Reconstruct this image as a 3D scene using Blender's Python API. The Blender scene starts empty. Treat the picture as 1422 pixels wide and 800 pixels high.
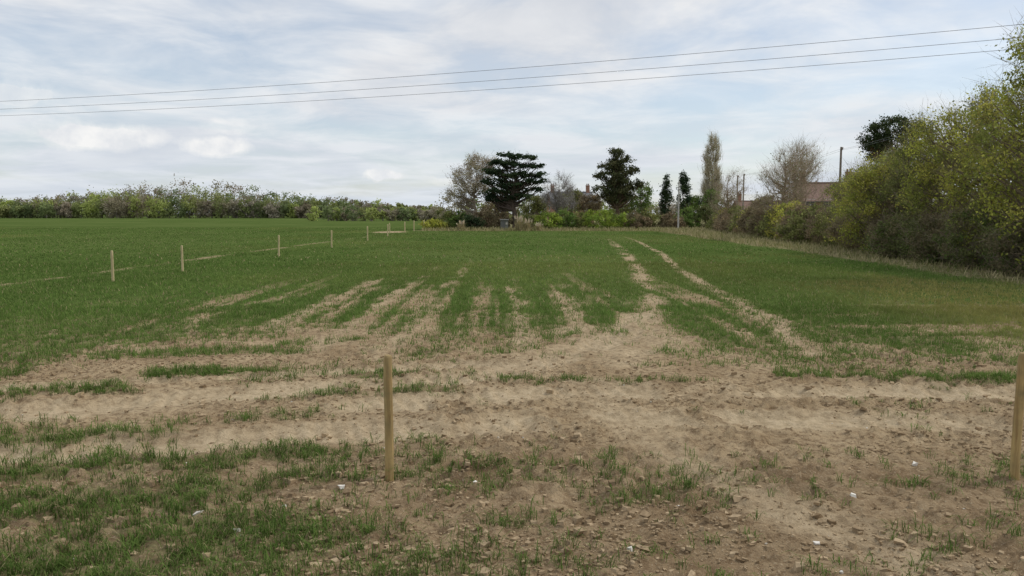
import bpy, math, numpy as np
from mathutils import Vector
R=np.random.default_rng(7)
scene=bpy.context.scene
scene.view_settings.view_transform='Standard'; scene.view_settings.look='None'; scene.view_settings.exposure=0

# ------------------------------------------------------------ noise helpers
def _h(ix,iy,s):
    n=(ix.astype(np.int64)*374761393+iy.astype(np.int64)*668265263+s*1442695041)&0xffffffff
    n=((n^(n>>13))*1274126177)&0xffffffff
    return ((n^(n>>16))&0xffffff)/float(0xffffff)
def vn(x,y,s=0):
    x=np.asarray(x,float);y=np.asarray(y,float)
    ix=np.floor(x);iy=np.floor(y);fx=x-ix;fy=y-iy
    fx=fx*fx*(3-2*fx);fy=fy*fy*(3-2*fy)
    a=_h(ix,iy,s);b=_h(ix+1,iy,s);c=_h(ix,iy+1,s);d=_h(ix+1,iy+1,s)
    return (a*(1-fx)+b*fx)*(1-fy)+(c*(1-fx)+d*fx)*fy
def fbm(x,y,s=0,o=4):
    t=0;a=.5;n=0
    for i in range(o):
        t=t+a*vn(x*2**i+17.3*i,y*2**i-9.1*i,s+i);n+=a;a*=.55
    return t/n
def ss(a,b,x):
    t=np.clip((x-a)/(b-a),0,1);return t*t*(3-2*t)
def segd(X,Y,pts):
    best=np.full(X.shape,1e9)
    for (x0,y0),(x1,y1) in zip(pts[:-1],pts[1:]):
        dx,dy=x1-x0,y1-y0
        t=np.clip(((X-x0)*dx+(Y-y0)*dy)/(dx*dx+dy*dy),0,1)
        best=np.minimum(best,np.hypot(X-x0-t*dx,Y-y0-t*dy))
    return best

# ------------------------------------------------------------ field layout (metres)
# (polyline, half width, strength, break-up)
TRAM=[([(1.8,13.5),(2.8,16.4),(4.5,25),(5.8,36),(7.1,48),(9.5,75),(11,100)],.30,.85,.02),
      ([(5.6,14.5),(6.3,18.5),(6.8,25),(7.4,32.5),(10.0,54),(12.0,75),(14,110)],.20,.85,.07),
      ([(.1,13),(.2,22),(-.2,35),(-1.1,60)],.20,.8,-.03),
      ([(1.3,14),(1.6,21),(1.9,27),(2.2,38)],.34,.85,-.02),
      ([(3.0,15),(3.6,22),(4.0,27)],.34,.8,.0),
      ([(-2.3,14),(-2.4,24),(-2.3,40),(-2.2,60)],.15,.7,-.03),
      ([(-3.7,15),(-3.9,24),(-3.7,36),(-3.5,52)],.17,.75,-.03),
      ([(-5.6,15),(-5.5,24),(-5.1,38),(-4.9,52)],.20,.75,-.02),
      ([(-7.4,17),(-7.3,24),(-6.8,38)],.16,.65,-.06),
      ([(-18.8,20),(-18.4,40),(-17.6,67),(-16,103),(-15,125)],.34,.7,.0)]
TRACK=[([(-14,6.6),(-9,7.4),(-5.4,8.25),(-3.4,8.9),(-1,9.5),(1.5,9.8),(6.7,9.6),(14,9.2)],.40,1),
       ([(-14,8.4),(-9,9.4),(-6.7,10.0),(-4.3,11.1),(-.7,12.3),(1.0,14.2),(2.1,16.2),(3.3,20)],.44,1),
       ([(-9,11.2),(-6,12.0),(-3,12.9),(0,13.6),(2.5,14.6)],.25,1),
       ([(-2.0,10.6),(1.5,11.4),(6,11.3),(14,10.9)],.42,1),
       ([(3.4,5.0),(2.3,7.0),(1.6,9.0),(1.2,12)],.30,.55)]
STRIP=[([(-5.6,12.7),(-2.3,13.1)],.30,.95),([(-7.6,14.3),(-4.2,14.9)],.45,.95),([(-3.3,11.05),(-.9,11.4)],.24,.9),
       ([(-8.5,10.9),(-5.8,11.5)],.3,.85),([(-7,8.6),(-4.1,9.15)],.3,.95),([(-1.9,14.4),(-1.5,14.6)],.25,.9),
       ([(-2.6,12.4),(.3,12.9)],.14,.7),([(1.0,16.8),(1.5,17.0)],.45,.95),([(3.0,14.7),(3.3,14.9)],.28,.95),
       ([(6.6,12.1),(9.5,12.2)],.28,.95),([(4.4,12.6),(7,12.3)],.18,.7),([(.7,14.3),(1.1,14.4)],.25,.85),([(-.4,14.5),(.2,15)],.35,.85),
       ([(2.6,8.1),(3.2,8.4)],.3,.2),([(1.15,6.95),(1.5,7.1)],.18,.98),([(-1.6,9.0),(-.9,8.8)],.2,.6),([(0.6,11.9),(1.2,12.2)],.16,.6),
       ([(-4.3,15.6),(-3.2,16.2)],.3,.8),([(-6.8,16.8),(-5.6,17.2)],.3,.7),([(-.9,6.3),(.2,6.5)],.3,.4)]
EX=[-60,-9,-8,-6.8,-4.8,-2.2,-.5,1.2,2.6,3.8,4.8,9,60]
EY=[11.0,12.6,14.4,17.2,17.6,16.0,16.6,18.6,18.0,15.0,13.4,12.4,11.5]
def layout(X,Y):
    wx=X+.5*(fbm(X*.8,Y*.8,5)-.5)+.35*(vn(X*3,Y*3,6)-.5); wy=Y+.6*(fbm(X*.8,Y*.8,9)-.5)+.35*(vn(X*3,Y*3,8)-.5)
    e=np.interp(X,EX,EY)
    n=fbm(X*.55,Y*.35,21)-.5; n2=fbm(X*2.2,Y*1.2,23,3)-.5
    m=ss(-2.2,2.2,wy-e+5.5*n+4*n2)
    fall=ss(46,16,Y)*ss(13,6,np.abs(X+1.5))
    st=fbm(X*1.9+.04*Y,Y*.08,33,3)
    m=m*(1-.85*fall*ss(.48,.70,st+.28*(fbm(X*1.5,Y*.7,35)-.5)))
    fallr=ss(30,12,Y)*ss(4,8,X)*.85
    m=m*(1-fallr*ss(.54,.66,fbm(X*.35,Y*.9,37)+.15*n2))
    left=ss(.3,-3.6,X+.5*(Y-6)*.2)
    low=ss(9.2,7.8,Y+.08*X)
    sp=(.15+.68*left+.20*ss(1.8,-.5,X))*low
    rows=fbm(X*.55,(Y-.1*X)*2.3,41,4)+.35*n2
    near=sp*ss(.36,.62,rows+.14*left)*1.2+.07*low*(.4+left+ss(2.5,0,X))
    near=np.maximum(near,.36*ss(.58,.70,rows)*(Y<18))
    m=np.maximum(m,np.clip(near,0,1))
    for p,w,a in STRIP:
        d=segd(wx,wy,p); m=np.maximum(m,a*ss(w*1.5,w*.4,d)*ss(.25,.5,fbm(X*2,Y*2,44)+.1))
    tr=np.zeros_like(X); br=fbm(X*1.2,Y*.7,45)
    for p,w,a in TRACK:
        d=segd(X+.25*(vn(X*.9,Y*.9,46)-.5),Y+.3*(vn(X*1.1,Y*1.1,47)-.5),p); k=a*ss(w*1.7,w*.5,d)*ss(.25,.48,br)
        tr=np.maximum(tr,k); m=m*(1-k*.9)
    b2=fbm(X*.9,Y*.30,51); b3=fbm(X*3.1,Y*.9,53,3)
    for p,w,a,bk in TRAM:
        d=segd(X+.25*(fbm(X*.5,Y*.25,77)-.5)+.20*(vn(X*2,Y*1.2,78)-.5),Y,p)
        ye=p[-1][1]; fade=ss(ye,ye*.5,Y)
        k=a*ss(w*2.5,w*.2,d)*ss(.32,.62,b2+bk+.12*fade)*(.3+.7*fade)*ss(.28,.55,b3+bk+.06)
        tr=np.maximum(tr,k*.6); m=m*(1-k*.95)
    k=ss(1,.5,np.hypot((X+17.6)/3.2,(Y-114)/8)); m=m*(1-.8*k); tr=np.maximum(tr,.6*k)
    ve=ss(-.6,.8,X-(19.0+.03*np.maximum(Y-30,0)+1.8*(fbm(X*.1,Y*.12,61)-.5)))*(Y<135)
    ve=np.maximum(ve,ss(-1,1,Y-121+1.5*(vn(X*.3,Y*.3,62)-.5))*ss(-16,-13,X)*(Y<400))
    m=m*(1-ve)
    return np.clip(m,0,1),np.clip(tr,0,1),ve
def gz(X,Y,m=None,tr=None):
    if m is None: m,tr,_=layout(X,Y)
    nf=ss(40,14,Y)*ss(-40,0,Y)
    z=.045*(fbm(X*1.3,Y*1.3,71)-.5)*2*nf
    rough=.40+.8*ss(.38,.62,fbm(X*.5,Y*.5,74))+.25*ss(9,7.5,Y)
    c=fbm(X*7,Y*7,72,4); z=z+nf*rough*(1-.7*tr)*(.095*(c-.5)+.045*ss(.55,.75,vn(X*9,Y*9,75)))
    # sunken wheel marks with lug bars and pushed-up shoulders
    z=z-.06*tr*nf +.07*nf*tr*(1-tr)*2+ .020*tr*nf*np.sin(X*26+Y*9+4*fbm(X*.7,Y*.7,79))*ss(.4,.6,fbm(X*.8,Y*.8,80))
    return z

# ------------------------------------------------------------ material helpers
def newmat(name):
    m=bpy.data.materials.new(name); m.use_nodes=True; nt=m.node_tree; nt.nodes.clear()
    o=nt.nodes.new('ShaderNodeOutputMaterial'); return m,nt,o
def N(nt,t,**k):
    n=nt.nodes.new(t)
    for a,b in k.items(): setattr(n,a,b)
    return n
def mixc(nt,f,a,b,blend='MIX'):
    n=nt.nodes.new('ShaderNodeMix'); n.data_type='RGBA'; n.blend_type=blend
    for s,v in ((0,f),(6,a),(7,b)):
        if hasattr(v,'links'): nt.links.new(v,n.inputs[s])
        else: n.inputs[s].default_value=(v if s==0 else (*v,1))
    return n.outputs[2]
def ramp(nt,src,stops):
    r=nt.nodes.new('ShaderNodeValToRGB'); nt.links.new(src,r.inputs[0]); e=r.color_ramp.elements
    while len(e)<len(stops): e.new(.5)
    for k,(p,c) in zip(e,stops):
        k.position=p; k.color=(c,c,c,1) if not hasattr(c,'__len__') else (*c,1)
    return r.outputs[0]
def noise(nt,scale,detail=5,rough=.6,vec=None,dist=0):
    n=N(nt,'ShaderNodeTexNoise'); n.inputs['Scale'].default_value=scale; n.inputs['Detail'].default_value=detail
    n.inputs['Roughness'].default_value=rough; n.inputs['Distortion'].default_value=dist
    if vec is None:
        g=N(nt,'ShaderNodeNewGeometry'); vec=g.outputs['Position']
    nt.links.new(vec,n.inputs['Vector']); return n.outputs[0]
def math_(nt,op,a,b=None,c=None):
    n=nt.nodes.new('ShaderNodeMath'); n.operation=op
    for i,v in enumerate((a,b,c)):
        if v is None: continue
        if hasattr(v,'links'): nt.links.new(v,n.inputs[i])
        else: n.inputs[i].default_value=v
    return n.outputs[0]

def attr_mat(name,transl=.3,gain=1.0,ns=3.0):
    m,nt,o=newmat(name)
    a=N(nt,'ShaderNodeAttribute',attribute_name='Col')
    c=mixc(nt,1.0,a.outputs['Color'],ramp(nt,noise(nt,ns,1),[(0.3,.8*gain),(.7,1.2*gain)]),'MULTIPLY')
    d=N(nt,'ShaderNodeBsdfDiffuse'); nt.links.new(c,d.inputs[0])
    if transl>0:
        t=N(nt,'ShaderNodeBsdfTranslucent'); nt.links.new(c,t.inputs[0])
        x=N(nt,'ShaderNodeMixShader'); x.inputs[0].default_value=transl
        nt.links.new(d.outputs[0],x.inputs[1]); nt.links.new(t.outputs[0],x.inputs[2]); nt.links.new(x.outputs[0],o.inputs[0])
    else: nt.links.new(d.outputs[0],o.inputs[0])
    return m
LEAF=attr_mat('leaf_foliage',.35,1.0); BARK=attr_mat('bark',0); BLADE=attr_mat('crop_blades',.35); STONE=attr_mat('stone_and_soil',0,1,30)

# ------------------------------------------------------------ quad mesh accumulator
class Acc:
    def __init__(s): s.V=[];s.C=[];s.M=[]
    def quads(s,V4,col,mat=0):
        if len(V4)==0: return
        s.V.append(np.asarray(V4,np.float32)); s.C.append(np.broadcast_to(col,(len(V4),3)).astype(np.float32)); s.M.append(np.full(len(V4),mat,np.int32))
    def tubes(s,P0,P1,R0,R1,col,mat=1,sides=5):
        P0=np.asarray(P0,float);P1=np.asarray(P1,float);R0=np.broadcast_to(R0,len(P0));R1=np.broadcast_to(R1,len(P0))
        if len(P0)==0:return
        d=P1-P0; d/=np.linalg.norm(d,axis=1,keepdims=True)+1e-9
        up=np.where(np.abs(d[:,2:3])>.9,np.array([[1.,0,0]]),np.array([[0,0,1.]]))
        a=np.cross(d,up); a/=np.linalg.norm(a,axis=1,keepdims=True); b=np.cross(d,a)
        th=np.arange(sides+1)*2*np.pi/sides
        q=[]
        for i in range(sides):
            c0=np.cos(th[i])*a+np.sin(th[i])*b; c1=np.cos(th[i+1])*a+np.sin(th[i+1])*b
            q.append(np.stack([P0+c0*R0[:,None],P0+c1*R0[:,None],P1+c1*R1[:,None],P1+c0*R1[:,None]],1))
        s.quads(np.concatenate(q),np.tile(np.broadcast_to(col,(len(P0),3)),(sides,1)),mat)
    def leaves(s,P,size,col,mat=0,asp=.6,rg=R):
        n=len(P)
        if n==0:return
        a=rg.normal(size=(n,3)); a/=np.linalg.norm(a,axis=1,keepdims=True)
        b=rg.normal(size=(n,3)); b=np.cross(a,b); b/=np.linalg.norm(b,axis=1,keepdims=True)
        sz=np.broadcast_to(size,n)[:,None]
        s.quads(np.stack([P-a*sz,P-b*sz*asp,P+a*sz,P+b*sz*asp],1),col,mat)
    def ribbons(s,P,D,w,col,mat=1,rg=R):
        if len(P)==0:return
        b=np.cross(D,rg.normal(size=D.shape)); b/=np.linalg.norm(b,axis=1,keepdims=True)+1e-9
        b=b*w
        s.quads(np.stack([P-b*.5,P+b*.5,P+D+b*.12,P+D-b*.12],1),col,mat)
    def build(s,name,mats,smooth=False):
        V=np.concatenate(s.V);k=len(V);C=np.concatenate(s.C);M=np.concatenate(s.M)
        me=bpy.data.meshes.new(name)
        me.vertices.add(4*k);me.loops.add(4*k);me.polygons.add(k)
        me.vertices.foreach_set('co',V.reshape(-1)); me.loops.foreach_set('vertex_index',np.arange(4*k,dtype=np.int32))
        me.polygons.foreach_set('loop_start',np.arange(0,4*k,4,dtype=np.int32))
        me.polygons.foreach_set('material_index',M)
        at=me.attributes.new('Col','FLOAT_COLOR','FACE')
        at.data.foreach_set('color',np.concatenate([C,np.ones((k,1),np.float32)],1).reshape(-1))
        for m in mats: me.materials.append(m)
        me.update()
        o=bpy.data.objects.new(name,me); scene.collection.objects.link(o); return o

# ------------------------------------------------------------ ground sheet
def axis(lo,hi,step,r,far_lo,far_hi):
    mid=list(np.arange(lo,hi+1e-6,step)); a=[];x=hi;s=step
    while x<far_hi: s*=r; x+=s; a.append(x)
    b=[];x=lo;s=step
    while x>far_lo: s*=r; x-=s; b.append(x)
    return np.array(b[::-1]+mid+a)
gx=axis(-9,11,.045,1.035,-4500,4500)
gy0=list(np.arange(4.0,14,.04)); y=14;s=.045
while y<6000: s*=1.0145; y+=s; gy0.append(y)
y=4.0;s=.05;b=[]
while y>-400: s*=1.2;y-=s;b.append(y)
gy=np.array(b[::-1]+gy0)
GX,GY=np.meshgrid(gx,gy)
m_,t_,v_=layout(GX,GY); Z=gz(GX,GY,m_,t_)
nx,ny=len(gx),len(gy)
me=bpy.data.meshes.new('ground'); me.vertices.add(nx*ny)
me.vertices.foreach_set('co',np.stack([GX,GY,Z],-1).astype(np.float32).reshape(-1))
ii=np.arange(nx*ny).reshape(ny,nx); F=np.stack([ii[:-1,:-1],ii[:-1,1:],ii[1:,1:],ii[1:,:-1]],-1).reshape(-1,4).astype(np.int32)
me.loops.add(F.size);me.polygons.add(len(F));me.loops.foreach_set('vertex_index',F.reshape(-1))
me.polygons.foreach_set('loop_start',np.arange(0,F.size,4,dtype=np.int32)); me.polygons.foreach_set('use_smooth',np.ones(len(F),bool))
tilth=ss(9.4,7.4,GY+.08*GX+1.6*(fbm(GX*.6,GY*.6,111)-.5))*.75+.35*ss(.52,.66,fbm(GX*.5,GY*.8,112))*ss(40,16,GY)
for nm,d in (('crop',m_*(.40+.60*ss(11,30,GY))),('track',t_),('verge',v_),('tilth',np.clip(tilth,0,1))):
    at=me.attributes.new(nm,'FLOAT','POINT'); at.data.foreach_set('value',d.astype(np.float32).reshape(-1))
me.update(); ground=bpy.data.objects.new('ground',me); scene.collection.objects.link(ground)
m,nt,o=newmat('soil_and_crop_ground')
A=lambda n:N(nt,'ShaderNodeAttribute',attribute_name=n).outputs['Fac']
n1=noise(nt,1.1,5,.65); n2=noise(nt,9,6,.7); n3=noise(nt,45,3,.7); n4=noise(nt,.25,3)
soil=mixc(nt,ramp(nt,n1,[(.35,0),(.65,1)]),(.345,.250,.145),(.50,.382,.235))
soilr=mixc(nt,ramp(nt,n1,[(.35,0),(.65,1)]),(.260,.182,.105),(.385,.285,.172))
soil=mixc(nt,A('tilth'),soil,soilr)
soil=mixc(nt,ramp(nt,n2,[(.37,.85),(.54,0)]),soil,(.165,.110,.062))
soil=mixc(nt,ramp(nt,n3,[(.56,0),(.70,.55)]),soil,(.58,.475,.33))
trk=mixc(nt,ramp(nt,n2,[(.4,0),(.6,1)]),(.45,.35,.22),(.60,.48,.315))
soil=mixc(nt,math_(nt,'MULTIPLY',A('track'),ramp(nt,n1,[(.3,.4),(.6,.95)])),soil,trk)
mp=N(nt,'ShaderNodeMapping'); g=N(nt,'ShaderNodeNewGeometry'); nt.links.new(g.outputs['Position'],mp.inputs[0]); mp.inputs['Scale'].default_value=(1,.12,1)
ns=noise(nt,.5,5,.6,mp.outputs[0]); nfar=noise(nt,.035,4,.6)
green=mixc(nt,ramp(nt,n2,[(.35,0),(.65,1)]),(.064,.102,.023),(.104,.152,.040))
green=mixc(nt,ramp(nt,ns,[(.4,0),(.65,.6)]),green,(.125,.162,.050))
green=mixc(nt,ramp(nt,n4,[(.45,0),(.7,.5)]),green,(.068,.108,.027))
green=mixc(nt,ramp(nt,nfar,[(.46,0),(.62,.55)]),green,(.145,.180,.058))
vg=mixc(nt,ramp(nt,n1,[(.4,0),(.6,1)]),(.32,.27,.16),(.14,.16,.055))
f=math_(nt,'ADD',A('crop'),math_(nt,'MULTIPLY',math_(nt,'SUBTRACT',n2,.5),.9))
col=mixc(nt,ramp(nt,f,[(.25,0),(.75,1)]),soil,green)
col=mixc(nt,A('verge'),col,vg)
bs=N(nt,'ShaderNodeBsdfDiffuse')
nt.links.new(col,bs.inputs[0])
hh=math_(nt,'ADD',math_(nt,'MULTIPLY',n2,1.0),math_(nt,'MULTIPLY',n3,.35))
bp=N(nt,'ShaderNodeBump'); bp.inputs['Strength'].default_value=1; bp.inputs['Distance'].default_value=.05
nt.links.new(hh,bp.inputs['Height']); nt.links.new(bp.outputs[0],bs.inputs['Normal']); nt.links.new(bs.outputs[0],o.inputs[0])
me.materials.append(m)

# ------------------------------------------------------------ crop blades
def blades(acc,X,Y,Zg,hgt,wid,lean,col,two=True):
    n=len(X); a=R.uniform(0,2*np.pi,n); d=np.stack([np.cos(a),np.sin(a),np.zeros(n)],1)
    p=np.stack([-np.sin(a),np.cos(a),np.zeros(n)],1)*wid[:,None]*.5
    B=np.stack([X,Y,Zg],1); up=np.array([0,0,1.])
    if two:
        M1=B+d*(lean*.18*hgt)[:,None]+up*(hgt*.45)[:,None]
        M2=B+d*(lean*.52*hgt)[:,None]+up*(hgt*(.80-.1*lean))[:,None]
        T=B+d*(lean*1.05*hgt)[:,None]+up*(hgt*(1.02-.55*lean))[:,None]
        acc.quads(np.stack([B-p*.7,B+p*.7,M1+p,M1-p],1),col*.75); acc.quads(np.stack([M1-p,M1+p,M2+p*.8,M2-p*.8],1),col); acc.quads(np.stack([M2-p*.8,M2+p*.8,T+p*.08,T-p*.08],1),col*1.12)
    else:
        T=B+d*(lean*hgt)[:,None]+up*(hgt*(1-.35*lean))[:,None]
        acc.quads(np.stack([B-p,B+p,T+p*.3,T-p*.3],1),col)
def cropcol(X,Y,n):
    base=np.array([.178,.262,.066]); dk=np.array([.090,.155,.036]); ye=np.array([.33,.30,.10])
    t=R.random((n,1)); c=base*t+dk*(1-t)
    k=(ss(.40,.60,fbm(X*.12,Y*.08,91))*ss(8,13,X)*ss(60,30,Y)*.85)[:,None]+ (.15*(R.random(n)<.12))[:,None]
    k=k+(.32*ss(.46,.62,fbm(X*.05+3,Y*.035,97))*ss(18,40,Y))[:,None]
    c=c*(1-k)+ye*k
    f=(.66+.68*fbm(X*.25,Y*.10,93))[:,None]
    st=R.random(n)<.05; c=c*f; c[st]=[.42,.34,.19]
    return c
def scatter(acc,y0,y1,npts,blen,bw,nb,two,rowd,spread,pw=1.0,me_=1.3):
    Y=(y0**pw+(y1**pw-y0**pw)*R.random(npts))**(1/pw); X=R.uniform(-1,1,npts)*(.82*Y+3)
    if rowd=='x':
        q=Y-.1*X; q=np.round(q/.17)*.17+R.normal(0,.045,npts); Y=q+.1*X
    elif rowd=='y':
        X=np.round(X/.25)*.25+R.normal(0,.065,npts)
    mm,tt,vv=layout(X,Y); k=R.random(npts)<mm**me_; X=X[k];Y=Y[k]
    z=gz(X,Y)
    big=R.uniform(.5,1.3,len(X))
    X=np.repeat(X,nb)+R.normal(0,spread,len(X)*nb);Y=np.repeat(Y,nb)+R.normal(0,spread,len(Y)*nb);z=np.repeat(z,nb)-.01
    n=len(X); h=blen*R.uniform(.5,1.15,n)*np.repeat(big,nb)*(.8+.4*fbm(X*.3,Y*.3,95)); w=bw*R.uniform(.7,1.3,n)
    blades(acc,X,Y,z,h,w,R.uniform(.2,1.35 if two else .95,n),cropcol(X,Y,n),two)
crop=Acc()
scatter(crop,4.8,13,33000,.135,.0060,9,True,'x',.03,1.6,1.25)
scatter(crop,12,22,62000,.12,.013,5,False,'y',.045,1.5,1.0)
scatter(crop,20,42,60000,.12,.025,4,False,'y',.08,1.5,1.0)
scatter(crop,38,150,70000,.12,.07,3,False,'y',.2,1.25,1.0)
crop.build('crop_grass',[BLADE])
vg=Acc(); n=60000
Y=24+(128-24)*R.random(n)**1.3; X=R.uniform(-14,34,n); _,_,vv=layout(X,Y); k=(vv>.4); X=X[k];Y=Y[k];n=len(X)
t=R.random((n,1)); c=np.array([.50,.42,.25])*t+np.array([.18,.20,.065])*(1-t)
blades(vg,X,Y,gz(X,Y),R.uniform(.15,.5,n)*np.clip(Y/60,.7,1.6),.03+Y*.0007,R.uniform(.2,.9,n),c,False)
vg.build('dry_margin_grass',[BLADE])

# ------------------------------------------------------------ clods and stones
CUBE=np.array([[-1,-1,-1],[1,-1,-1],[1,1,-1],[-1,1,-1],[-1,-1,1],[1,-1,1],[1,1,1],[-1,1,1]],float)
CF=np.array([[0,3,2,1],[4,5,6,7],[0,1,5,4],[1,2,6,5],[2,3,7,6],[3,0,4,7]])
def lumps(acc,X,Y,size,col,sq=.7):
    n=len(X); v=CUBE[None]*.62+R.uniform(-.38,.38,(n,8,3)); v=v*(size[:,None,None])*np.array([1,1,sq])*R.uniform(.7,1.3,(n,1,3))
    a=R.uniform(0,6.28,n);ca,sa=np.cos(a)[:,None],np.sin(a)[:,None]
    v=np.stack([v[...,0]*ca-v[...,1]*sa,v[...,0]*sa+v[...,1]*ca,v[...,2]],-1)
    v=v+np.stack([X,Y,gz(X,Y)+size*sq*.25],1)[:,None,:]
    acc.quads(v[:,CF].reshape(-1,4,3),np.repeat(col,6,0))
cl=Acc(); n=56000
Y=4.8+9.5*R.random(n)**1.5; X=R.uniform(-1,1,n)*(.75*Y+1.2); mm,tt,vv=layout(X,Y)
k=(R.random(n)<(1-tt*.8)*(.2+.8*ss(.38,.56,fbm(X*.6,Y*.6,101)))); X=X[k];Y=Y[k];n=len(X)
sz=np.clip(.009*np.exp(R.normal(0,.65,n)),.004,.05)
t=R.random((n,1)); lumps(cl,X,Y,sz,np.array([.46,.35,.22])*t+np.array([.22,.155,.09])*(1-t))
cl.build('soil_clods',[STONE])
stn=Acc(); n=110
Y=4.9+8*R.random(n)**1.3; X=R.uniform(-1,1,n)*(.8*Y+1)
sz=np.clip(.009*np.exp(R.normal(0,.45,n)),.004,.026); t=R.random((n,1))
lumps(stn,X,Y,sz,np.array([.70,.67,.60])*t+np.array([.50,.45,.36])*(1-t))
bx=np.array([-2.72,-2.28,-2.0,1.5,3.15,-.35,4.2,-1.6,2.4,0.9]);by=np.array([6.6,6.3,6.7,6.8,7.05,7.3,8.0,7.2,6.0,5.8])
lumps(stn,bx,by,R.uniform(.022,.042,10),np.tile([[.74,.70,.62]],(10,1)))
stn.build('flint_stones',[STONE])

# ------------------------------------------------------------ wooden stakes
def woodmat(name,c1,c2,c3):
    m,nt,o=newmat(name); tc=N(nt,'ShaderNodeTexCoord'); mp=N(nt,'ShaderNodeMapping'); nt.links.new(tc.outputs['Object'],mp.inputs[0]); mp.inputs['Scale'].default_value=(22,22,1.2)
    a=noise(nt,1.5,6,.65,mp.outputs[0],.6); b=noise(nt,4,4,.6,tc.outputs['Object'])
    c=mixc(nt,ramp(nt,a,[(.35,0),(.65,1)]),c1,c2); c=mixc(nt,ramp(nt,b,[(.46,0),(.66,.75)]),c,c3)
    d=N(nt,'ShaderNodeBsdfPrincipled'); d.inputs['Roughness'].default_value=.8; nt.links.new(c,d.inputs['Base Color'])
    bp=N(nt,'ShaderNodeBump'); bp.inputs['Strength'].default_value=.4; bp.inputs['Distance'].default_value=.01; nt.links.new(a,bp.inputs['Height']); nt.links.new(bp.outputs[0],d.inputs['Normal'])
    nt.links.new(d.outputs[0],o.inputs[0]); return m
WOOD=woodmat('treated_pine',(.27,.175,.065),(.47,.335,.14),(.19,.155,.07)); WOOD_LIGHTENED=woodmat('treated_pine_lightened',(.46,.37,.19),(.60,.49,.28),(.42,.34,.18))  # far stakes: same pine, extra brightness painted into its colour
def stake(x,y,h=1.2,r=.042,lean=(0,0),mat=None,name='wooden_stake'):
    prof=[(-.25,r*1.02),(0,r*1.02),(.3,r),(h*.5,r*.97),(h*.8,r),(h-.03,r*.95),(h-.010,r*.84),(h,r*.55)]
    ns=14; vs=[];fs=[]
    for j,(z,rr) in enumerate(prof):
        for i in range(ns):
            a=i*2*math.pi/ns; k=rr*(1+.05*math.sin(3*a+z*3)); w=.009*math.sin(z*4)
            vs.append((math.cos(a)*k+w,math.sin(a)*k,z))
    for j in range(len(prof)-1):
        for i in range(ns): fs.append((j*ns+i,j*ns+(i+1)%ns,(j+1)*ns+(i+1)%ns,(j+1)*ns+i))
    fs.append(tuple((len(prof)-1)*ns+i for i in range(ns)))
    me=bpy.data.meshes.new(name);me.from_pydata(vs,[],fs);me.materials.append(mat or WOOD)
    for p in me.polygons[:-1]: p.use_smooth=True
    o=bpy.data.objects.new(name,me);scene.collection.objects.link(o);o.location=(x,y,0);o.rotation_euler=(lean[0],lean[1],0.7*x)
    return o
stake(-1.2,7.49,1.25,.043,(0,.012)); stake(4.94,7.54,1.26,.043,(0,-.01))
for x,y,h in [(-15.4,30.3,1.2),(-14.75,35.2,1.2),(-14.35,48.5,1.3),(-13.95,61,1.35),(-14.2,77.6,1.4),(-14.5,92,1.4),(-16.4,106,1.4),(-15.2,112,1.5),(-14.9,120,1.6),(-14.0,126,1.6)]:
    stake(x,y,h,.05+.0004*max(y-40,0),(R.normal(0,.015),R.normal(0,.015)),WOOD_LIGHTENED)

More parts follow.
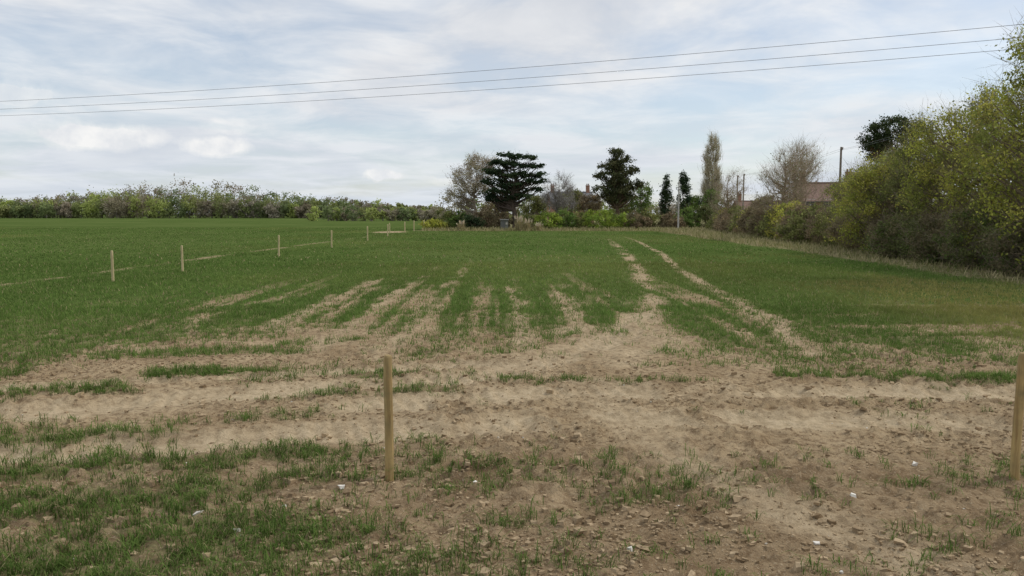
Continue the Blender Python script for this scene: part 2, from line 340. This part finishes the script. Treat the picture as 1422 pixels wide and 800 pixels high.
# ------------------------------------------------------------ trees
def vcol(c,n,j=.2,rg=R): return np.clip(np.array(c)[None]*rg.uniform(1-j,1+j,(n,1))*rg.uniform(1-j*.25,1+j*.25,(n,3)),0,1)
def tree(name,x,y,H,lobes,ncl=40,cr=.8,nl=60,ls=.2,cols=((.06,.10,.02),),tr=.2,flat=.7,twigs=0,twl=.9,tww=.035,
         bark=(.09,.07,.05),shell=.5,lean=0,cvar=.3,trunk=True,seed=0,tb=.12,limb=1.0,build=True,acc=None,up=.3):
    """lobes: (cx,cy,cz,rx,ry,rz) relative to the foot of the tree, metres"""
    rg=np.random.default_rng(seed+int(abs(x)*131+y*17)); acc=acc or Acc(); L=np.array(lobes,float)
    vol=np.prod(L[:,3:],1)**.67; ch=rg.choice(len(L),ncl,p=vol/vol.sum())
    d=rg.normal(size=(ncl,3)); d/=np.linalg.norm(d,axis=1,keepdims=True); rr=rg.uniform(0,1,ncl)**(1/3.)*(1-shell)+shell*rg.uniform(.75,1.02,ncl)
    C=L[ch,:3]+d*L[ch,3:]*rr[:,None]; C[:,2]=np.maximum(C[:,2],.25)
    base=np.array([x,y,0.])
    top=H*.9
    if trunk:
        zz=np.linspace(-.2,top,9); off=np.stack([lean*zz/H+.02*H*np.sin(zz*.9+x),.015*H*np.sin(zz*.7+y),zz],1)
        off[0,:2]=off[1,:2]
        rad=tr*np.array([1.5,1.0,.86,.74,.62,.5,.36,.22,.08])
        acc.tubes(base+off[:-1],base+off[1:],rad[:-1],rad[1:],vcol(bark,8,.1,rg),1,8)
        az=np.clip(C[:,2]-.55*np.hypot(C[:,0],C[:,1])-.2,tb*H,top*.95)
        at=np.stack([np.interp(az,zz,off[:,0]),np.interp(az,zz,off[:,1]),az],1)
        ar=np.interp(az,zz,rad)*.55*limb
        mid=(at+C)/2+rg.normal(0,.08,(ncl,3))*np.linalg.norm(C-at,axis=1)[:,None]; mid[:,2]-=.06*H*rg.random(ncl)
        m2=(mid+C)/2+rg.normal(0,.05,(ncl,3))*cr
        acc.tubes(base+at,base+mid,ar,ar*.62,vcol(bark,ncl,.2,rg),1,5)
        acc.tubes(base+mid,base+m2,ar*.62,ar*.4,vcol(bark,ncl,.2,rg),1,4)
        acc.tubes(base+m2,base+C,ar*.4,ar*.2,vcol(bark,ncl,.2,rg),1,4)
        src=np.stack([mid,m2,C],1)
    else: src=np.stack([C,C,C],1)
    if twigs:
        k=rg.integers(0,ncl,ncl*twigs); j=rg.random(len(k)); 
        P=np.where(j[:,None]<.5,src[k,1]+(C[k]-src[k,1])*(j*2)[:,None],C[k]+rg.normal(0,.5*cr,(len(k),3)))
        o=C[k].copy(); o[:,2]*=.35; o/=np.linalg.norm(o,axis=1,keepdims=True)+1e-6
        D=o*.6+rg.normal(0,.55,(len(k),3)); D[:,2]+=up; D/=np.linalg.norm(D,axis=1,keepdims=True); D*=twl*rg.uniform(.4,1.2,(len(k),1))
        acc.ribbons(base+P,D,tww,vcol(bark,len(k),.3,rg)*1.15,1,rg)
        P2=P+D*rg.uniform(.3,.95,(len(k),1)); D2=D*.5+rg.normal(0,.3,(len(k),3))*twl
        acc.ribbons(base+P2,D2*.8,tww*.6,vcol(bark,len(k),.3,rg)*1.15,1,rg)
    if nl:
        cc=np.array(cols)[rg.integers(0,len(cols),ncl)]*rg.uniform(1-cvar,1+cvar,(ncl,1))
        k=rg.integers(0,ncl,ncl*nl); s=cr*rg.uniform(.6,1.35,ncl)
        g=rg.normal(0,.5,(len(k),3)); P=C[k]+g*s[k][:,None]*np.array([1,1,flat]); P[:,2]=np.maximum(P[:,2],.05)
        c=cc[k]*rg.uniform(.75,1.25,(len(k),1))
        acc.leaves(base+P,ls*rg.uniform(.6,1.3,len(k)),c,0,.6,rg)
    if build: return acc.build(name,[LEAF,BARK])
    return acc
YG=((.44,.45,.09),(.35,.38,.08),(.50,.47,.11)); GR=((.15,.23,.06),(.20,.28,.075)); DK=((.050,.078,.038),(.070,.10,.046),(.035,.058,.030))
OL=((.27,.28,.10),(.21,.235,.08)); BR=((.30,.23,.14),(.25,.21,.12)); BG=((.34,.43,.08),(.25,.35,.07))

# cedar: spreading layers with gaps between, under a broad flat-domed top
pl=[(-.8,0,12.2,2.1,1.7,.38),(1.7,0,11.8,2.1,1.9,.38),(-2.0,0,11.0,2.5,2,.4),(3.2,.2,10.6,1.9,2,.38),(.4,0,10.5,2.8,2.2,.45),(-3.2,0,9.6,1.9,2,.38),(4.0,0,9.0,1.6,1.6,.38),(-.3,0,9.1,3.2,2.4,.5),(2.8,0,8.0,2.4,2,.4),(-3.1,0,7.9,2.2,2,.4),
    (0,0,7.2,2.8,2.4,.45),(3.6,0,6.7,1.8,2,.36),(-2.8,0,6.3,2.6,2,.4),(-4.2,0,5.6,1.3,1.4,.34),(1.0,0,5.5,2.6,2,.4),(-2.6,0,5.0,2.0,2,.36)]
tree('cedar_tree',0.3,131,12.8,pl,230,.70,64,.17,DK,.42,.42,6,.6,.04,(.09,.07,.055),.3,tb=.25)
tree('blossoming_tree',-6.2,134,12.6,[(0,0,8.5,3.8,3.4,4),(1.2,0,10.8,2.4,2.2,1.8),(-2.6,0,6,2.4,2.2,2.3)],130,.8,36,.14,((.58,.50,.39),(.48,.43,.30),(.38,.36,.20)),.25,.8,24,.9,.045,(.30,.25,.19),.35)
tree('bare_ash_tree',7.9,136,9.8,[(0,0,6.8,2.5,2.4,3),(0,0,5,3,2.6,2)],70,.6,0,.1,BR,.2,.8,50,.9,.038,(.30,.275,.25),.3)
pp=[(0,0,13.3,1.1,1.1,.8),(.6,0,12.1,2.0,1.8,.8),(-.9,0,11.1,2.3,2.1,.8),(1.5,0,10.2,2.5,2.4,.8),(-1.2,0,9.3,3.0,2.6,.9),(1.2,0,8.0,3.4,2.8,.9),(-.8,0,6.8,3.6,3,.9),(.4,0,5.6,3.2,2.8,1.0)]
tree('pine_tree',18.6,141,14.1,pp,230,.72,58,.17,((.10,.115,.05),(.13,.13,.06),(.07,.08,.04)),.36,.65,5,.6,.04,(.12,.09,.06),.35)
tree('poplar_tree',37.6,150,17.8,[(0,0,9,1.7,1.6,6.5),(.1,0,14,1.15,1.1,3.6),(0,0,5.6,1.9,1.8,3)],120,.55,18,.13,((.36,.36,.15),(.42,.37,.21)),.3,1.5,50,1.6,.045,(.42,.37,.26),.2,up=2.4,limb=.6)
tree('ivy_clad_shrub',37.0,147,7.4,[(0,0,4,2.2,2,3.3)],50,.7,60,.17,GR,.2,.8)
for X0,Y0,h,w in ((30.3,140,10.6,1.15),(27.8,143,10.0,1.0)):
    tree('cypress_tree',X0,Y0,h,[(0,0,h*.45,w,w,h*.42),(0,0,h*.75,w*.6,w*.6,h*.23)],90,.5,60,.13,DK,.15,1.3,0,shell=.6)
tree('scots_pine_tree',37.9,80,12.4,[(0,0,10.9,2.2,1.9,1.3),(1.3,0,10.0,1.8,1.5,1),(-1.4,0,9.7,1.8,1.4,1),(.2,0,8.8,2.6,2,1)],105,.6,100,.11,((.055,.08,.035),(.08,.105,.045)),.22,.65,4,.4,.03,(.24,.15,.09),.4,tb=.55)
for X0,Y0,h,k in ((27.4,80,9.7,.95),(30.0,84,10.4,.95),(33.4,92,11.0,1.0),(30.5,112,8.6,.9)):
    tree('bare_oak_tree',X0,Y0,h,[(0,0,h*.60,2.5*k,2.4,h*.33),(.9,0,h*.78,1.7*k,1.8,h*.2),(-1.0,0,h*.5,1.8*k,1.8,h*.25)],70,.7,5,.085,OL,.20,.8,28,1.1,.022,(.34,.275,.20),.15)
for X0,Y0,h,w,cols,tw,nm in ((24.5,150,9.2,2.3,GR,6,'sycamore_tree'),(21,152,7.2,2.6,OL,14,'hazel_tree'),(11.2,150,7.6,2.2,OL,20,'birch_tree'),
    (14.5,148,6.6,2.2,BR,26,'birch_tree'),(33.8,150,6.6,2.2,GR,6,'sycamore_tree'),(-3,140,6,2.5,BR,20,'hazel_tree'),(49,156,6.2,2.6,OL,16,'hazel_tree'),
    (4.2,140,6.2,2.2,OL,16,'hazel_tree'),(46.5,145,6.4,2.6,BR,30,'bare_ash_tree'),(48,130,8.0,3,BR,30,'bare_ash_tree')):
    tree(nm,X0,Y0,h,[(0,0,h*.58,w,w,h*.36),(w*.3,0,h*.75,w*.6,w*.6,h*.22)],60,.7,40,.17,cols,.18,.75,tw,.8,.035,(.25,.21,.16),.4)
sh=[(-12.6,127,1.9,2.0,YG,'gorse_bush'),(-10.8,130,3.8,2.6,OL,'hawthorn_bush'),(-8.4,129,3.3,2.4,GR,'laurel_bush'),(-6.6,128,2.8,2,DK,'shadow_gap_bush'),(-4.2,131,4.2,2.4,BR,'elder_bush'),  # the DK bush paints a shadowed hole in the hedge as dark leaves
    (-1.5,132,3.2,2.1,BR,'hazel_bush'),(2.8,130,3.0,2.0,OL,'hawthorn_bush'),(5.8,128,3.3,2.4,BG,'forsythia_bush'),(8.6,130,3.6,2.3,GR,'laurel_bush'),(11.4,131,3.3,2.4,OL,'privet_bush'),
    (14.4,128,3.9,2.8,BG,'forsythia_bush'),(17.6,130,3.6,2.5,BG,'forsythia_bush'),(20.6,130,3.2,2.5,BR,'elder_bush'),(23.4,131,3.8,2.4,OL,'hawthorn_bush'),(26.0,129,3.0,2.2,BR,'hazel_bush'),
    (29.2,131,4.2,2.5,GR,'holly_bush'),(32.2,131,4.6,2.6,((.11,.14,.05),(.15,.165,.065)),'holly_bush'),(35.2,129,3.8,2.5,OL,'hawthorn_bush'),(38.0,127,3.6,2.4,BR,'blackthorn_bush'),(41,126,4,2.6,BR,'blackthorn_bush'),(44.5,125,4,2.8,OL,'hawthorn_bush')]
for X0,Y0,h,w,cols,nm in sh:
    tree(nm,X0,Y0,h,[(0,0,h*.45,w*.85,w*.8,h*.45),(w*.4,-.2,h*.35,w*.6,w*.7,h*.33),(-w*.45,.1,h*.4,w*.55,w*.6,h*.35)],46,.5,70,.14,cols,.06,.8,(20 if cols is BR else 6),.6,.03,(.26,.21,.14),.55)
yy=118.;i=0
while yy>33:
    X0=24.6+.085*max(yy-45,0)+R.normal(0,.5); h=R.uniform(2.9,4.2)*(1 if yy>62 else 1.15); w=R.uniform(1.8,2.5)
    cols,nm=[(BR,'blackthorn_bush'),(OL,'hawthorn_bush'),(YG,'willow_bush'),(BR,'elder_bush'),(OL,'hawthorn_bush')][i%5]
    near=1 if yy<70 else 0
    tree(nm,X0,yy,h,[(0,0,h*.48,w*.8,w,h*.45),(-w*.4,-.5,h*.3,w*.6,w*.7,h*.28)],60,.5,(80 if near else 55),(.085 if near else .12),cols,.06,.8,(28 if cols is BR else 10),.7,(.018 if near else .027),(.26,.21,.14),.5)
    yy-=3.4 if yy>60 else 2.8; i+=1
big=[(23.4,31.5,12.6,4.5,YG,290,'willow_tree'),(24.8,38,9.6,3.8,YG,190,'willow_tree'),(25.4,44.5,10.0,3.2,YG,170,'willow_tree'),(25.8,49.5,9.2,2.6,OL,130,'field_maple_tree'),(24.6,53,6.6,2.4,YG,110,'willow_tree'),(27.4,58,7.6,3.0,YG,120,'field_maple_tree'),
     (29.8,68,7.2,2.6,YG,100,'willow_tree'),(31.8,76,6.6,2.4,OL,80,'field_maple_tree')]
for X0,Y0,h,w,cols,nc,nm in big:
    cs=tuple(cols)+((.27,.30,.08),)
    tree(nm,X0,Y0,h,[(0,0,h*.5,w,w,h*.42),(w*.35,.3,h*.72,w*.6,w*.6,h*.24),(-w*.35,-.4,h*.33,w*.75,w*.7,h*.28),(-w*.2,0,h*.64,w*.65,w*.6,h*.28)],nc,.60,105,.070,cs,.22,.85,18,1.05,.016,(.22,.18,.12),.5,tb=.1,cvar=.25)
for X0,Y0,h,w in ((21.6,29,3.0,2.2),(21.9,33,2.8,2.2),(22.2,37.5,3.2,2.2),(22.6,42,2.8,2.0),(23,47,2.6,2.0),(23.2,26,3.2,2.4)):
    tree('bramble_thicket',X0,Y0,h,[(0,0,h*.45,w*.8,w,h*.45)],70,.45,90,.065,((.17,.19,.07),(.23,.20,.11),(.15,.20,.06)),.05,.8,24,.6,.014,(.24,.20,.14),.5)

# distant woodland (one mass of rounded crowns)
wd=Acc(); prof=[(-420,13.5),(-330,14),(-300,14.5),(-275,17.5),(-262,18.5),(-240,22),(-215,24.5),(-190,24),(-175,21),(-150,19),(-128,15.5),(-105,13),(-85,10.5),(-66,8.5),(-48,7.5)]
px=[p[0] for p in prof];pz=[p[1] for p in prof]
WC=[(.36,.31,.21),(.40,.34,.25),(.34,.36,.15),(.37,.41,.14),(.25,.30,.13),(.38,.34,.26),(.32,.29,.19),(.44,.50,.16),(.22,.27,.12),(.31,.35,.14)]
for row,(dy,sc,hw) in enumerate(((0,.55,.42),(12,.78,.38),(28,1.0,.36))):
    X0=-420.
    while X0<-44:
        h=np.interp(X0,px,pz)*sc*R.uniform(.86,1.08); w=h*R.uniform(.8,1.25)*hw
        c=np.array(WC[R.integers(len(WC))])*R.uniform(.85,1.15)
        tree('w',X0,478+dy+R.normal(0,2),h,[(0,0,h*.66,w,w,h*.27),(0,0,h*.34,w*1.05,w,h*.30)],28,w*.40,38,.56,(c,c*.85),.25,.9,0,1.4,.10,(.24,.21,.17),.65,cvar=.12,build=False,acc=wd,seed=row,limb=.5)
        X0+=w*R.uniform(.95,1.35)
wd.build('distant_woodland',[LEAF,BARK])
dt=Acc(); X0=-75.
while X0<330:
    h=R.uniform(6,9.5)*(.62 if X0<-25 else 1); w=h*R.uniform(.35,.5)
    tree('w',X0,300+R.normal(0,6),h,[(0,0,h*.5,w,w,h*.48)],18,w*.4,26,.4,(WC[R.integers(len(WC))],),.25,.8,2,1.2,.08,(.25,.22,.18),cvar=.15,build=False,acc=dt,limb=.6)
    X0+=w*R.uniform(.8,1.2)
dt.build('distant_hedgerow',[LEAF,BARK])

# pampas grass
for X0,Y0,h in ((1.1,122.5,2.5),(2.4,123,2.0),(-7.9,123.5,1.7),(4.2,123,1.4)):
    a=Acc(); n=420; th=R.uniform(0,6.28,n); l=R.uniform(.1,1,n)
    D=np.stack([np.cos(th)*l*.6,np.sin(th)*l*.6,np.full(n,h*.75)*R.uniform(.3,1,n)],1); P=np.tile([[X0,Y0,0]],(n,1))+R.normal(0,.2,(n,3))*[1,1,0]
    a.ribbons(P,D,.05,vcol((.42,.36,.20),n,.35),0)
    n=16; th=R.uniform(0,6.28,n); rr=R.uniform(.1,.7,n); B=np.array([X0,Y0,0])+np.stack([np.cos(th)*rr,np.sin(th)*rr,h*R.uniform(.5,.75,n)],1); T=B+np.stack([np.cos(th)*.2,np.sin(th)*.2,h*.3*R.uniform(.5,1.3,n)],1)
    a.tubes(B,T,.10,.02,vcol((.66,.57,.42),n,.15),0,5); a.build('pampas_grass',[LEAF])

# ------------------------------------------------------------ buildings
def simple_mat(name,c1,c2,scale=3,rough=.85,brick=False):
    m,nt,o=newmat(name); d=N(nt,'ShaderNodeBsdfPrincipled'); d.inputs['Roughness'].default_value=rough
    n=noise(nt,scale,5); c=mixc(nt,ramp(nt,n,[(.35,0),(.65,1)]),c1,c2)
    if brick:
        tc=N(nt,'ShaderNodeTexCoord'); mp=N(nt,'ShaderNodeMapping'); mp.inputs['Rotation'].default_value=(math.radians(90),0,0); nt.links.new(tc.outputs['Object'],mp.inputs[0])
        b=N(nt,'ShaderNodeTexBrick'); b.inputs['Scale'].default_value=4.4; b.inputs['Mortar Size'].default_value=.02; b.inputs['Color1'].default_value=(*c1,1); b.inputs['Color2'].default_value=(*c2,1); b.inputs['Mortar'].default_value=(.32,.28,.23,1)
        nt.links.new(mp.outputs[0],b.inputs['Vector']); c=mixc(nt,.6,c,b.outputs[0])
    nt.links.new(c,d.inputs['Base Color']); nt.links.new(d.outputs[0],o.inputs[0]); return m
BRK=simple_mat('red_brick',(.26,.12,.08),(.38,.19,.12),3,.9,True); TILE=simple_mat('clay_tile',(.19,.12,.09),(.27,.17,.13),4); SLATE=simple_mat('slate',(.15,.15,.16),(.23,.23,.24),3)
WHT=simple_mat('white_paint',(.70,.70,.68),(.8,.8,.78)); GLS=simple_mat('window_glass',(.03,.035,.04),(.06,.07,.08),1,.1); REN=simple_mat('cream_render',(.45,.42,.36),(.55,.52,.45)); SHD=simple_mat('weathered_boards',(.13,.14,.12),(.20,.20,.17),5); POLE=simple_mat('creosoted_pole',(.17,.14,.11),(.28,.24,.20),4); PALE=simple_mat('silvered_pole',(.36,.34,.31),(.48,.46,.42),4); DARKM=simple_mat('dark_metal',(.10,.10,.095),(.15,.15,.14),6,.8); CABLE=simple_mat('cable',(.19,.19,.20),(.24,.24,.25),6,.6)
PORC=simple_mat('porcelain',(.35,.25,.2),(.5,.45,.4),6,.3)
def part(name,vs,fs,mat,parent,bevel=0):
    me=bpy.data.meshes.new(name);me.from_pydata(vs,[],fs);me.materials.append(mat);me.update();o=bpy.data.objects.new(name,me);scene.collection.objects.link(o);o.parent=parent
    if bevel: b=o.modifiers.new('b','BEVEL');b.width=bevel;b.segments=2
    return o
def box(name,c,s,mat,parent,bevel=0):
    v=[(c[0]+a*s[0]/2,c[1]+b*s[1]/2,c[2]+d*s[2]/2) for d in(-1,1) for a,b in((-1,-1),(1,-1),(1,1),(-1,1))]
    return part(name,v,[(3,2,1,0),(4,5,6,7),(0,1,5,4),(1,2,6,5),(2,3,7,6),(3,0,4,7)],mat,parent,bevel)
def house(name,x,y,rot,w,d,e,rdg,wall,roof,chim=2):
    E=bpy.data.objects.new(name,None);scene.collection.objects.link(E);E.location=(x,y,0);E.rotation_euler=(0,0,rot)
    part('walls',[(-w/2,-d/2,-.2),(w/2,-d/2,-.2),(w/2,d/2,-.2),(-w/2,d/2,-.2),(-w/2,-d/2,e),(w/2,-d/2,e),(w/2,d/2,e),(-w/2,d/2,e),(-w/2,0,rdg-.12),(w/2,0,rdg-.12)],
      [(0,1,5,4),(2,3,7,6),(1,2,6,9,5),(3,0,4,8,7)],wall,E)
    k=.35;t=.14; s=(rdg-e)/(d/2); ze=e-k*s
    for sg,nm in((-1,'roof_front'),(1,'roof_back')):
        v=[(-w/2-k,sg*(d/2+k),ze),(w/2+k,sg*(d/2+k),ze),(w/2+k,0,rdg),(-w/2-k,0,rdg)]; v+= [(a,b,c+t) for a,b,c in v]
        part(nm,v,[(0,1,2,3),(7,6,5,4),(0,4,5,1),(1,5,6,2),(2,6,7,3),(3,7,4,0)],roof,E)
    box('ridge_tiles',(0,0,rdg+t+.03),(w+2*k+.02,.28,.14),roof,E,.04)
    for i in range(chim):
        cx=-w/2+.6 if i==0 else w/2-.6
        box('chimney_stack',(cx,0.02,rdg+.45),(.75,.6,2.0),wall,E,.02); box('chimney_cap',(cx,0.02,rdg+1.5),(.9,.75,.12),wall,E,.02)
        for q in(-.18,.18):
            box('chimney_pot',(cx+q,.02,rdg+1.75),(.22,.22,.4),TILE,E,.05)
    nf=2 if e>4 else 1
    for fl in range(nf):
        for sx in(-.32,0,.32):
            if fl==0 and sx==0 : 
                box('door',(0,-d/2-.03,1.0),(.95,.08,2.05),WHT,E,.01); continue
            z=1.4+2.5*fl
            box('window_frame',(sx*w,-d/2-.02,z),(1.25,.10,1.25),WHT,E,.01)
            for q in(-.29,.29): box('window_pane',(sx*w+q,-d/2-.055,z),(.5,.06,1.05),GLS,E)
            box('window_sill',(sx*w,-d/2-.1,z-.68),(1.4,.2,.09),REN,E,.01)
    for z in ([1.4,3.9] if nf==2 else [1.4]):
        box('side_window_frame',(-w/2-.02,0,z),(.10,1.1,1.15),WHT,E,.01); box('side_window_pane',(-w/2-.055,0,z),(.06,.9,.95),GLS,E)
    box('gutter',(0,-d/2-k-.06,ze+.02),(w+.5,.12,.1),DARKM,E,.02)
    return E
house('brick_house',41.8,106,math.radians(-12),7,6,4.4,6.6,BRK,TILE,2)
house('slate_roof_house',12.6,172,math.radians(8),9,7,4.9,7.2,BRK,SLATE,2)
house('brick_bungalow',48.5,156,math.radians(5),9,6.5,2.7,5.0,BRK,TILE,1)
E=bpy.data.objects.new('garden_shed',None);scene.collection.objects.link(E);E.location=(-1.2,124.5,0)
box('walls',(0,0,.8),(1.2,1.2,1.6),SHD,E,.02)
part('roof',[(-.7,-.8,1.6),(.7,-.8,1.6),(.7,.8,1.7),(-.7,.8,1.7),(-.7,-.8,1.68),(.7,-.8,1.68),(.7,.8,1.78),(-.7,.8,1.78)],[(3,2,1,0),(4,5,6,7),(0,1,5,4),(1,2,6,5),(2,3,7,6),(3,0,4,7)],DARKM,E)
box('door',(-.2,-.62,.75),(.6,.05,1.4),DARKM,E,.01); box('window',(.36,-.62,1.1),(.3,.04,.34),REN,E,.01)

# ------------------------------------------------------------ utility poles and overhead wires
def pole(x,y,h,arm=True,r=.14,rot=0.,mat=POLE,aw=1.6):
    E=bpy.data.objects.new('utility_pole',None);scene.collection.objects.link(E);E.location=(x,y,0);E.rotation_euler=(0,0,rot)
    ns=12;vs=[];fs=[];pr=[(-.3,r),(h*.3,r*.93),(h*.7,r*.8),(h-.05,r*.7),(h,r*.55)]
    for z,rr in pr:
        for i in range(ns):vs.append((rr*math.cos(i*6.2832/ns),rr*math.sin(i*6.2832/ns),z))
    for j in range(4):
        for i in range(ns):fs.append((j*ns+i,j*ns+(i+1)%ns,(j+1)*ns+(i+1)%ns,(j+1)*ns+i))
    fs.append(tuple(4*ns+i for i in range(ns)));part('shaft',vs,fs,mat,E)
    if arm:
        box('crossarm',(0,-.14,h-.25),(aw,.08,.09),mat,E,.01)
        for q in(-.45*aw,0,.45*aw):
            box('insulator',(q,-.14,h-.12),(.08,.08,.16),PORC,E,.03)
    return E
def wire(name,spans,rad):
    cu=bpy.data.curves.new(name,'CURVE');cu.dimensions='3D';cu.bevel_depth=rad;cu.bevel_resolution=1
    for a,b,sag in spans:
        sp=cu.splines.new('POLY');sp.points.add(40)
        for i in range(41):
            t=i/40;p=Vector(a).lerp(Vector(b),t);p.z-=sag*4*t*(1-t);sp.points[i].co=(*p,1)
    cu.materials.append(CABLE);o=bpy.data.objects.new(name,cu);scene.collection.objects.link(o);return o
PR=(21.5,27.2);PL=(-58,56)
pole(*PR,9.0,rot=1.2);pole(*PL,9.6,rot=1.2)
sp=[]
for q,dz in((-.75,.25),(0,-.05),(.75,-.3)):
    sp.append(((PR[0]+q*.3,PR[1]+q,8.95+dz),(PL[0]+q*.3,PL[1]+q,9.45+dz),.75))
wire('overhead_power_line',sp,.0085)
pole(35.5,86,9.8,r=.15,aw=.7,rot=1.3);pole(36.9,130,8.9,aw=1.0,rot=1.2);pole(38.8,133,9.3,aw=1.0,rot=1.2);pole(26.6,126.5,7.8,False,.15,mat=PALE);pole(43.8,122,5.8,False,.11)
sp=[]
for q in(-.3,.3):
    sp.append(((PR[0]+q,PR[1],8.5),(35.5+q,86,9.5),.5)); sp.append(((35.5+q,86,9.5),(38.8+q,133,9.1),.4))
wire('overhead_service_line',sp,.009)

# ------------------------------------------------------------ sky, sun, camera
SUN_EL=math.radians(46);SUN_AZ=math.radians(72)   # azimuth clockwise from +Y
w=bpy.data.worlds.new('World');scene.world=w;w.use_nodes=True;nt=w.node_tree;nt.nodes.clear()
out=N(nt,'ShaderNodeOutputWorld');sky=N(nt,'ShaderNodeTexSky',sky_type='NISHITA');sky.sun_disc=False;sky.sun_elevation=SUN_EL;sky.sun_rotation=SUN_AZ
b1=N(nt,'ShaderNodeBackground');b1.inputs[1].default_value=.14;nt.links.new(sky.outputs[0],b1.inputs[0])
tc=N(nt,'ShaderNodeTexCoord');sx=N(nt,'ShaderNodeSeparateXYZ');nt.links.new(tc.outputs['Generated'],sx.inputs[0]);x,y,z=sx.outputs
zp=math_(nt,'ADD',math_(nt,'MAXIMUM',z,0),.11)
cv=N(nt,'ShaderNodeCombineXYZ');nt.links.new(math_(nt,'DIVIDE',x,zp),cv.inputs[0]);nt.links.new(math_(nt,'DIVIDE',y,zp),cv.inputs[1])
s1=noise(nt,.5,5,.5,cv.outputs[0],.3);s2=noise(nt,1.6,5,.6,cv.outputs[0],.4)
cov=ramp(nt,math_(nt,'ADD',math_(nt,'MULTIPLY',s1,.7),math_(nt,'MULTIPLY',s2,.3)),[(.40,.50),(.55,1.0)])
cc=mixc(nt,ramp(nt,s2,[(.36,0),(.60,1)]),(.63,.675,.745),(.86,.87,.885))
cc=mixc(nt,ramp(nt,s1,[(.48,.0),(.64,.6)]),cc,(.60,.63,.69))
hz=ramp(nt,z,[(0,1),(.20,0)]);cc=mixc(nt,math_(nt,'MULTIPLY',hz,.5),cc,(.65,.73,.82))
az=math_(nt,'ARCTAN2',x,y);el=math_(nt,'ARCSINE',z)
nv=N(nt,'ShaderNodeTexNoise');nv.inputs['Scale'].default_value=28;nv.inputs['Detail'].default_value=4;nv.inputs['Roughness'].default_value=.6;nt.links.new(tc.outputs['Generated'],nv.inputs['Vector'])
wob=N(nt,'ShaderNodeSeparateColor');nt.links.new(nv.outputs['Color'],wob.inputs[0])
az2=math_(nt,'ADD',az,math_(nt,'MULTIPLY',math_(nt,'SUBTRACT',wob.outputs[0],.5),.05));el2=math_(nt,'ADD',el,math_(nt,'MULTIPLY',math_(nt,'SUBTRACT',wob.outputs[1],.5),.022))
tot=None
for a0,e0,wa,we,st in((-.475,.086,.085,.017,1),(-.355,.078,.040,.015,1),(-.159,.0475,.028,.0075,1),(-.56,.125,.06,.015,.8),(-.33,.103,.055,.012,.55),(-.083,.040,.035,.006,.5),(.03,.035,.04,.008,.4),(-.75,.10,.09,.02,1),(.7,.07,.1,.015,.7)):
    dx=math_(nt,'DIVIDE',math_(nt,'SUBTRACT',az2,a0),wa);dy=math_(nt,'DIVIDE',math_(nt,'SUBTRACT',el2,e0),we)
    q=math_(nt,'SUBTRACT',1.0,math_(nt,'SQRT',math_(nt,'ADD',math_(nt,'MULTIPLY',dx,dx),math_(nt,'MULTIPLY',dy,dy))))
    q=math_(nt,'MULTIPLY',math_(nt,'MINIMUM',math_(nt,'MAXIMUM',math_(nt,'MULTIPLY',q,2.6),0),1),st)
    tot=q if tot is None else math_(nt,'MAXIMUM',tot,q)
puffc=mixc(nt,ramp(nt,wob.outputs[2],[(.38,0),(.62,1)]),(.78,.80,.83),(.97,.96,.94))
cc2=mixc(nt,math_(nt,'MULTIPLY',tot,.85),cc,puffc)
b2=N(nt,'ShaderNodeBackground');b2.inputs[1].default_value=1.0;nt.links.new(cc2,b2.inputs[0])
fm=math_(nt,'MAXIMUM',cov,tot);mx=N(nt,'ShaderNodeMixShader');nt.links.new(fm,mx.inputs[0]);nt.links.new(b1.outputs[0],mx.inputs[1]);nt.links.new(b2.outputs[0],mx.inputs[2]);nt.links.new(mx.outputs[0],out.inputs[0])
w.cycles.sampling_method='MANUAL';w.cycles.sample_map_resolution=256
L=bpy.data.lights.new('sun','SUN');L.energy=1.5;L.angle=math.radians(10);L.color=(1,.95,.87);lo=bpy.data.objects.new('sun',L);scene.collection.objects.link(lo)
dv=Vector((math.sin(SUN_AZ)*math.cos(SUN_EL),math.cos(SUN_AZ)*math.cos(SUN_EL),math.sin(SUN_EL)));lo.rotation_euler=dv.to_track_quat('Z','Y').to_euler();lo.location=dv*100
cam=bpy.data.cameras.new('camera');co=bpy.data.objects.new('camera',cam);scene.collection.objects.link(co);co.location=(0,0,2.6);co.rotation_euler=(math.radians(90-5.37),0,0)
cam.lens=27.7;cam.sensor_width=36;cam.clip_end=12000;cam.clip_start=.05;scene.camera=co
